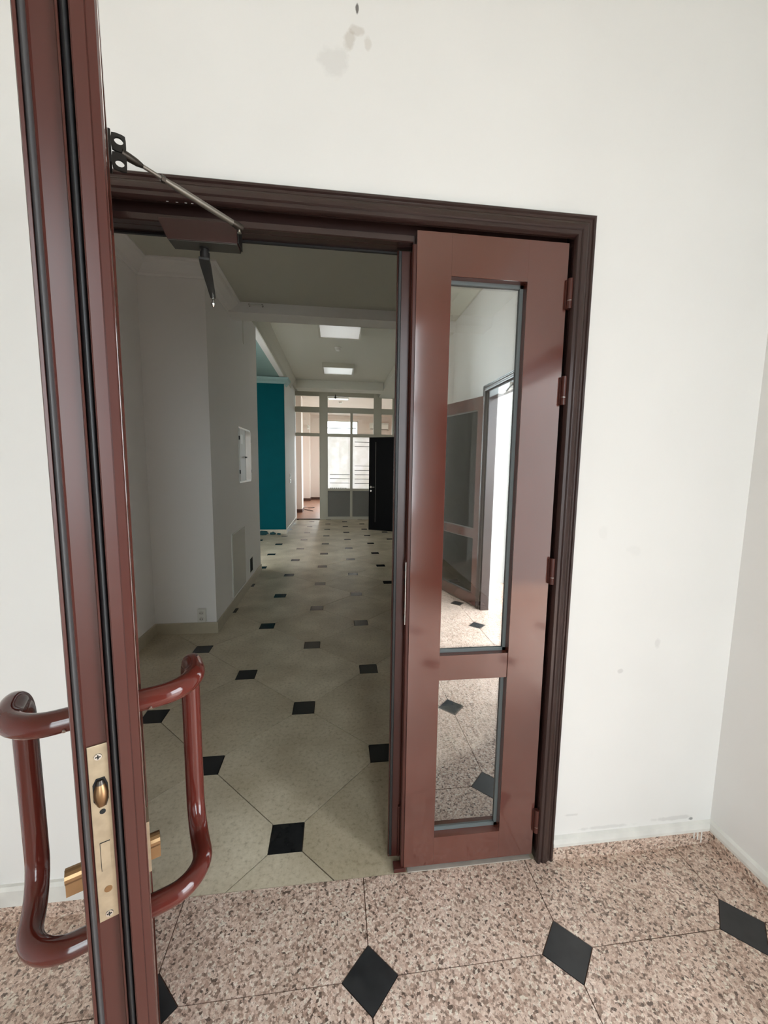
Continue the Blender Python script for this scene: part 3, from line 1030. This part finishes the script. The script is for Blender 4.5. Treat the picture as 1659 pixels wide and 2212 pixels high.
SKH = [(0, 0), (0.014, 0), (0.014, 0.090), (0.010, 0.096), (0, 0.096)]
b1 = sweep([(XL, 0.122), (XL, 2.2), (XP, 2.2), (XP, 4.25)], SKH, "baseboard_hall", M_HALLSKIRT)
tag(b1, "beige tile skirting round the niche and pier of the hall", "baseboard", kind="structure")
b2 = sweep([(-1.9, 7.25), (-0.98, 7.25), (-0.98, 9.45)], SKH, "baseboard_teal", M_HALLSKIRT)
tag(b2, "beige tile skirting under the teal wall", "baseboard", kind="structure")
b3 = sweep([(XR, 9.45), (XR, 0.122)], SKH, "baseboard_hall_right", M_HALLSKIRT)
tag(b3, "beige tile skirting along the right hall wall", "baseboard", kind="structure")

# ------------------------------------------------------------------ glazed partition
YP = 9.50
part = empty("glazed_partition", (0.2, YP + 0.04, 0))
tag(part, "off-white framed glass partition with transom lights at the end of the hall", "partition")
part.location = (0, 0, 0)


def pbox(name, x0, x1, z0, z1, mat, dy0=0.0, dy1=0.075, parent=part, bevel=0.003):
    return box(name, x0, x1, YP + dy0, YP + dy1, z0, z1, mat, parent, bevel)


for (x0, x1) in ((-1.215, -1.157), (-0.36, -0.145), (1.068, 1.280), (1.572, 1.649)):
    pbox("post", x0, x1, 0.0, 3.36, M_FRAME)
cols = [(-1.157, -0.36), (-0.145, 1.068), (1.280, 1.572)]
for (x0, x1) in cols:
    pbox("rail", x0, x1, 3.245, 3.36, M_FRAME, 0.004)
    pbox("rail", x0, x1, 2.826, 2.968, M_FRAME, 0.004)
    pbox("rail", x0, x1, 2.212, 2.295, M_FRAME, 0.004)
pbox("mullion", 0.449, 0.516, 0.0, 2.826, M_FRAME, 0.003)
for (x0, x1) in ((-0.145, 0.449), (0.516, 1.068), (1.280, 1.572)):
    pbox("rail", x0, x1, 0.776, 0.840, M_FRAME, 0.004)
    pbox("rail", x0, x1, 0.0, 0.080, M_FRAME, 0.004)
    pbox("infill_panel", x0, x1, 0.080, 0.776, M_PANEL, 0.03, 0.045, bevel=0)
pbox("threshold", -1.157, -0.36, 0.0, 0.022, M_BROWNSKIRT, 0.0)
for (x0, x1) in cols:
    pbox("transom_pane", x0, x1, 2.968, 3.245, M_CLEAR, 0.034, 0.040, bevel=0)
for (x0, x1) in ((-1.157, -0.36), (-0.145, 0.449), (0.516, 1.068), (1.280, 1.572)):
    pbox("upper_pane", x0, x1, 2.295, 2.826, M_CLEAR, 0.034, 0.040, bevel=0)
for (x0, x1, zs, lx0, lx1) in ((-0.145, 0.449, (1.215, 1.105, 0.985), -0.09, 0.44), (0.516, 1.068, (2.085, 1.970, 1.450, 1.330, 1.215, 1.100, 0.980), 0.57, 1.06),
                               (1.280, 1.572, (1.9, 1.4), 1.30, 1.56)):
    pn = pbox("filmed_pane", x0, x1, 0.840, 2.212, M_FILM, 0.034, 0.036, bevel=0)
    for z_ in zs:
        pbox("film_line", lx0, lx1, z_ - 0.007, z_ + 0.007, M_FILMLINE, 0.0325, 0.0335, pn, 0)
for k in range(9):
    x_ = -0.08 + k * 0.05
    pbox("film_tooth", x_, x_ + 0.03, 0.842, 0.862, M_FILMLINE, 0.0325, 0.0335, pn, 0)

camd = empty("security_camera", (0.055, YP - 0.03, 3.16))
tag(camd, "small dark camera hanging before the middle transom light", "camera")
MB().tube([(0, 0.024, 0.13), (0, 0.0, 0.11), (0, 0.0, 0.055)], .009, 8).build("stem", M_BLACKMETAL, camd, smooth=True)
MB().tube([(0, -0.03, 0.055), (0, -0.01, 0.055), (0, -0.005, 0.05), (0, 0.02, 0.045)], [.024, .032, .032, .02], 12).build("housing", M_BLACKMETAL, camd, smooth=True)

# ------------------------------------------------------------------ far room
CR = 3.55
box_w = MB().box(-1.40, -1.30, 9.621, 16.0, 0, CR)
wr1 = box_w.build("wall_room_left", M_FARWALL)
tag(wr1, "pinkish white left wall of the bright far room", "wall", kind="structure")
wr2 = box("wall_room_column", -1.299, -0.97, 11.16, 11.75, 0, CR, M_FARWALL)
tag(wr2, "white column with a dark skirting just behind the open partition doorway", "wall", kind="structure")
wr3 = box("wall_room_pilaster", -1.299, -0.99, 15.35, 15.999, 0, CR, M_FARWALL)
tag(wr3, "white pilaster in the far corner of the bright room", "wall", kind="structure")
WX0, WX1, WZ0, WZ1 = -0.50, 1.02, 0.40, 3.34
wr4 = MB().box(-1.40, WX0, 16.0, 16.15, 0, CR).box(WX1, 2.7, 16.0, 16.15, 0, CR).box(WX0, WX1, 16.0, 16.15, 0, WZ0).box(WX0, WX1, 16.0, 16.15, WZ1, CR).build("wall_room_back", M_FARWALL)
tag(wr4, "white window wall at the back of the far room", "wall", kind="structure")
wr5 = MB().box(2.6, 2.7, 9.621, 10.6, 0, CR).box(2.6, 2.7, 15.0, 16.0, 0, CR).box(2.6, 2.7, 10.6, 15.0, 0, 0.85).box(2.6, 2.7, 10.6, 15.0, 3.1, CR).build("wall_room_right", M_FARWALL)
tag(wr5, "white right wall of the far room", "wall", kind="structure")
wr6 = MB().box(XR + 0.1, 2.7, 9.5, 9.62, 0, CR).build("wall_room_front", M_FARWALL)
tag(wr6, "wall beside the partition facing the far room", "wall", kind="structure")
cr1 = box("ceiling_room", -1.40, 2.7, 9.50, 16.15, CR, CR + 0.1, M_FARWALL)
tag(cr1, "white ceiling of the far room", "ceiling", kind="structure")
cr2 = box("ceiling_upstand", HX0, XR + 0.1, 9.50, 9.62, 3.361, CR, M_CEIL)
tag(cr2, "plaster strip above the glazed partition", "wall", kind="structure")
bk = sweep([(-1.30, 9.63), (-1.30, 11.16), (-0.97, 11.16), (-0.97, 11.75), (-1.30, 11.75), (-1.30, 15.35), (-0.99, 15.35), (-0.99, 16.0), (WX1 + 1.5, 16.0)],
           [(0, 0), (0.015, 0), (0.015, 0.10), (0, 0.10)], "baseboard_room", M_BROWNSKIRT)
tag(bk, "dark brown skirting round the far room", "baseboard", kind="structure")
win = empty("window_1")
tag(win, "tall bright window in the back wall of the far room", "window", kind="structure")
fr = MB().box(WX0, WX0 + .05, 16.02, 16.08, WZ0, WZ1).box(WX1 - .05, WX1, 16.02, 16.08, WZ0, WZ1).box(WX0, WX1, 16.02, 16.08, WZ0, WZ0 + .05).box(WX0, WX1, 16.02, 16.08, WZ1 - .04, WZ1)
fr.build("window_frame", M_WHITEPL, win)
box("mullion", 0.235, 0.285, 16.022, 16.078, WZ0 + .05, 2.45, M_WHITEPL, win)
box("transom_bar", WX0 + .05, WX1 - .05, 16.022, 16.078, 2.45, 2.51, M_WHITEPL, win)
for z_ in (2.72, 3.02):
    box("blind_line", WX0 + .06, WX1 - .06, 16.015, 16.02, z_, z_ + 0.035, M_FILMLINE, win)
box("pane", WX0 + .05, WX1 - .05, 16.045, 16.050, WZ0 + .05, WZ1 - .04, M_CLEAR, win)

win3 = empty("added_window_3")  # unseen window added to brighten the walls of the far room
tag(win3, "added unseen window in the right wall, lighting the far room", "window", kind="structure")
MB().box(2.62, 2.68, 10.6, 10.66, .85, 3.1).box(2.62, 2.68, 14.94, 15.0, .85, 3.1).box(2.62, 2.68, 10.66, 14.94, .85, .91).box(2.62, 2.68, 10.66, 14.94, 3.04, 3.1) \
    .box(2.62, 2.68, 12.77, 12.83, .91, 3.04).build("window_frame", M_WHITEPL, win3)
for a_, b_ in ((10.66, 12.77), (12.83, 14.94)):
    box("pane", 2.645, 2.65, a_, b_, .91, 3.04, M_CLEAR, win3)
ac = empty("air_conditioner", (1.50, 16.0, 2.98))
tag(ac, "white wall air conditioner right of the far window", "air conditioner")
MB().prism([(-0.001, 0.0), (-0.17, 0.02), (-0.20, 0.07), (-0.20, 0.24), (-0.16, 0.30), (-0.001, 0.30)], 0, 0.80, 'x').build("body", M_WHITEPL, ac, bevel=0.01)
box("air_flap", 0.03, 0.77, -0.185, -0.165, 0.022, 0.045, M_PANEL, ac)
cam2 = empty("wall_spotlight", (-1.05, 15.33, 3.0))
tag(cam2, "small white spotlight on the far pilaster", "spotlight")
MB().tube([(0, 0.019, 0), (0, -0.05, 0)], .02, 10).build("arm", M_WHITEPL, cam2, smooth=True)
MB().tube([(0, -0.05, 0.05), (0.02, -0.10, -0.02), (0.04, -0.14, -0.09)], [.035, .05, .055], 12).build("head", M_WHITEPL, cam2, smooth=True)


def ceiling_panel(x, y, z, sx, sy, h, label, name="ceiling_light", diff=M_DIFF, group=None):
    t = empty(name, (x, y, z))
    tag(t, label, "ceiling light", group)
    fw = 0.028
    MB().box(-sx / 2, sx / 2, -sy / 2, -sy / 2 + fw, -h, 0).box(-sx / 2, sx / 2, sy / 2 - fw, sy / 2, -h, 0) \
        .box(-sx / 2, -sx / 2 + fw, -sy / 2 + fw, sy / 2 - fw, -h, 0).box(sx / 2 - fw, sx / 2, -sy / 2 + fw, sy / 2 - fw, -h, 0).build("frame", M_FRAME, t)
    box("diffuser", -sx / 2 + fw, sx / 2 - fw, -sy / 2 + fw, sy / 2 - fw, -h + 0.006, -h + 0.016, diff, t)
    return t


ceiling_panel(0.122, 4.63, ZF + .021, 0.61, 0.61, 0.085, "square surface light panel nearer to the door in the hall", group="square hall light panels")
ceiling_panel(0.112, 6.98, ZF + .021, 0.61, 0.61, 0.085, "square surface light panel nearer to the glass partition", group="square hall light panels")
ceiling_panel(0.15, 11.3, CR, 0.62, 0.34, 0.08, "long bright light fitting on the far room ceiling", diff=M_TUBE)


def detector(name, x, y, z, label, r=0.05):
    t = empty(name, (x, y, z))
    tag(t, label, "smoke detector", "ceiling smoke detectors")
    MB().tube([(0, 0, 0), (0, 0, -0.018)], r, 18).build("base", M_WHITEPL, t, smooth=True)
    MB().tube([(0, 0, -0.0181), (0, 0, -0.045), (0, 0, -0.058)], [r * .8, r * .75, r * .45], 18).build("sensor_dome", M_WHITEPL, t, smooth=True)


detector("smoke_detector", 0.10, 5.66, ZF + .021, "round white smoke detector between the two hall light panels", 0.055)
detector("smoke_detector", 0.22, 12.3, CR, "small smoke detector on the ceiling of the far room", 0.07)

# ------------------------------------------------------------------ things on the hall walls
# double socket on the pier
so = empty("double_socket", (-1.073, 2.2, 0.165))
tag(so, "white surface double socket low on the hall pier", "socket")
box("plate", -0.033, 0.033, -0.036, 0.0, -0.058, 0.058, M_WHITEPL, so, 0.004)
for z_ in (0.026, -0.026):
    c = MB().tube([(0, -0.0365, z_), (0, -0.0395, z_)], [.021, .020], 20).build("socket_ring", M_WHITEPL, so, smooth=True)
    MB().tube([(0, -0.0396, z_), (0, -0.0400, z_)], .0165, 20).build("socket_well", M_GREYPANEL, c, smooth=True)
    for dx in (-.0085, .0085):
        MB().tube([(dx, -0.0401, z_), (dx, -0.0406, z_)], .0035, 8).build("pin_hole", M_DARK, c)

# fuse cabinet in the side of the pier
cab = empty("fuse_cabinet", (XP, 3.445, 1.55))
tag(cab, "white two-door fuse cabinet set into the side of the hall pier", "cabinet")
hw, hh = 0.285, 0.30
MB().box(0, .006, -hw, hw, hh - .02, hh).box(0, .006, -hw, hw, -hh, -hh + .02).box(0, .006, -hw, -hw + .018, -hh + .02, hh - .02).box(0, .006, hw - .018, hw, -hh + .02, hh - .02).build("frame", M_WHITEMETAL, cab)
d1 = MB().box(0.001, .009, -hw + .020, -.004, -hh + .022, hh - .022).build("door", M_GREYPANEL, cab)  # white like its pair; the greyer material paints in this door's shade
MB().tube([(.0092, -.020, -.02), (.020, -.020, -.02)], .008, 10).build("knob", M_BLACKMETAL, d1, smooth=True)
MB().box(.0092, .0098, -.22, -.12, .12, .22).build("paper_label", M_WHITEPL, d1)
d2 = MB().box(-0.004, 0.004, 0, hw - .024, -hh + .022, hh - .022).build("door", M_WHITEMETAL, cab)
d2.location = (.006, .002, 0)
d2.rotation_euler = (0, 0, math.radians(-1.5))
MB().tube([(.0042, .018, -.02), (.015, .018, -.02)], .008, 10).build("knob", M_BLACKMETAL, d2, smooth=True)
for y_, z_ in ((-hw + .004, .18), (-hw + .004, -.18), (hw - .004, .18), (hw - .004, -.18)):
    MB().tube([(.010, y_, z_ - .02), (.010, y_, z_ + .02)], .007, 8).build("hinge", M_BLACKMETAL, cab, smooth=True)

# flush access hatch, low on the same wall
ha = empty("access_hatch", (XP, 3.04, 0.44))
tag(ha, "flat grey-white access hatch low on the side of the hall pier", "hatch")
box("panel", 0.0005, 0.010, -0.27, 0.27, -0.305, 0.312, M_GREYPANEL, ha, 0.002)
MB().box(0, .005, -.285, -.271, -.32, .325).box(0, .005, .271, .285, -.32, .325).box(0, .005, -.271, .271, .313, .325).box(0, .005, -.271, .271, -.32, -.306).build("rim", M_WHITEMETAL, ha)
ve = empty("wall_vent", (XP, 3.64, 0.24))
tag(ve, "small dark vent slot beside the access hatch, above the skirting", "vent")
MB().box(0, .006, -.10, -.085, -.10, .10).box(0, .006, .085, .10, -.10, .10).box(0, .006, -.085, .085, .085, .10).box(0, .006, -.085, .085, -.10, -.085).build("frame", M_WHITEPL, ve)
box("dark_opening", 0.0003, 0.001, -.085, .085, -.085, .085, M_DARK, ve)
cs = empty("cable_strip", (XP, 3.50, 2.78))
tag(cs, "thin white vertical strip peeling from the hall pier near the ceiling", "cable strip")
MB().prism([(-.012, 0.03), (.010, 0.0), (.016, 0.05), (.012, .26), (-.014, .27)], 0.0, 0.008, 'x').build("strip", M_WHITEPL, cs)
rb = empty("ceiling_bracket", (-0.69, 2.851, 2.945))
tag(rb, "small white bar on two studs fixed to the cross beam", "bracket")
MB().tube([(-.065, -.028, 0), (.065, -.028, 0)], .008, 8).build("bar", M_WHITEPL, rb, smooth=True)
for x_ in (-.06, .06):
    MB().tube([(x_, 0, 0.004), (x_, -.030, 0.004)], .008, 8).build("stud", M_DKSTEEL, rb, smooth=True)
for z_, lb in ((1.205, "upper white light switch on the wall before the partition"), (1.085, "lower white light switch on the wall before the partition")):
    sw = empty("light_switch", (-0.98, 8.1, z_))
    tag(sw, lb, "switch", "switches before the partition")
    box("plate", 0.0, 0.012, -.04, .04, -.042, .042, M_WHITEPL, sw, 0.003)
    box("rocker", 0.0121, 0.017, -.025, .025, -.028, .028, M_WHITEPL, sw, 0.002)

# dark hall door standing open
door3 = empty("door_3", (1.60, 7.262, 0.0), math.radians(151))
tag(door3, "black-brown hall door standing open before the glass partition", "door", kind="structure")
box("leaf", 0.0, 0.90, -0.020, 0.020, 0.012, 2.085, M_BLACKDOOR, door3, 0.003)
box("inlay_strip", 0.735, 0.741, 0.0201, 0.0208, 0.20, 1.98, M_GREYSTEEL, door3)
kn = MB().tube([(0.845, 0.0205, 0.985), (0.845, 0.027, 0.985)], .024, 14).build("rosette", M_STEEL, door3, smooth=True)
MB().tube([(0.845, 0.027, 0.985), (0.845, 0.060, 0.985), (0.83, 0.066, 0.985), (0.74, 0.066, 0.985)], .008, 10).build("lever", M_STEEL, kn, smooth=True)
MB().tube([(0.845, 0.0205, 0.90), (0.845, 0.028, 0.90)], .022, 14).build("key_rosette", M_STEEL, door3, smooth=True)

# rubble at the foot of the teal wall
for k, (x_, y_, r_, lb) in enumerate(((-1.43, 7.14, 0.075, "largest dark plaster lump on the floor under the teal wall"),
                                      (-1.24, 7.17, 0.045, "middle dark plaster lump under the teal wall"),
                                      (-1.11, 7.15, 0.03, "smallest dark plaster lump under the teal wall"))):
    bm = bmesh.new()
    bmesh.ops.create_icosphere(bm, subdivisions=2, radius=r_)
    for v in bm.verts:
        f = 1 + random.uniform(-.25, .25)
        v.co = Vector((v.co.x * 1.4 * f, v.co.y * .6 * f, max(-r_ * .5, v.co.z * .8 * f)))
    me = bpy.data.meshes.new("plaster_lump")
    bm.to_mesh(me)
    bm.free()
    me.materials.append(M_RUBBLE)
    o = link(bpy.data.objects.new("plaster_lump", me))
    o.location = (x_, y_, r_ * .5 + .0)
    tag(o, lb, "rubble", "plaster lumps under the teal wall")

# loose cable on the brown floor
pts = []
for k in range(60):
    a = k / 59 * 9.0
    pts.append((-0.86 + 0.20 * math.sin(a * 1.3) + 0.02 * k / 59, 12.4 + 1.3 * math.sin(a * 0.7 + 0.5) * (k / 59), 0.007))
cb = MB().tube(pts, .007, 6).build("loose_cable", M_BLACKMETAL, None, smooth=True)
tag(cb, "thin dark cable lying in loops on the brown floor", "cable")
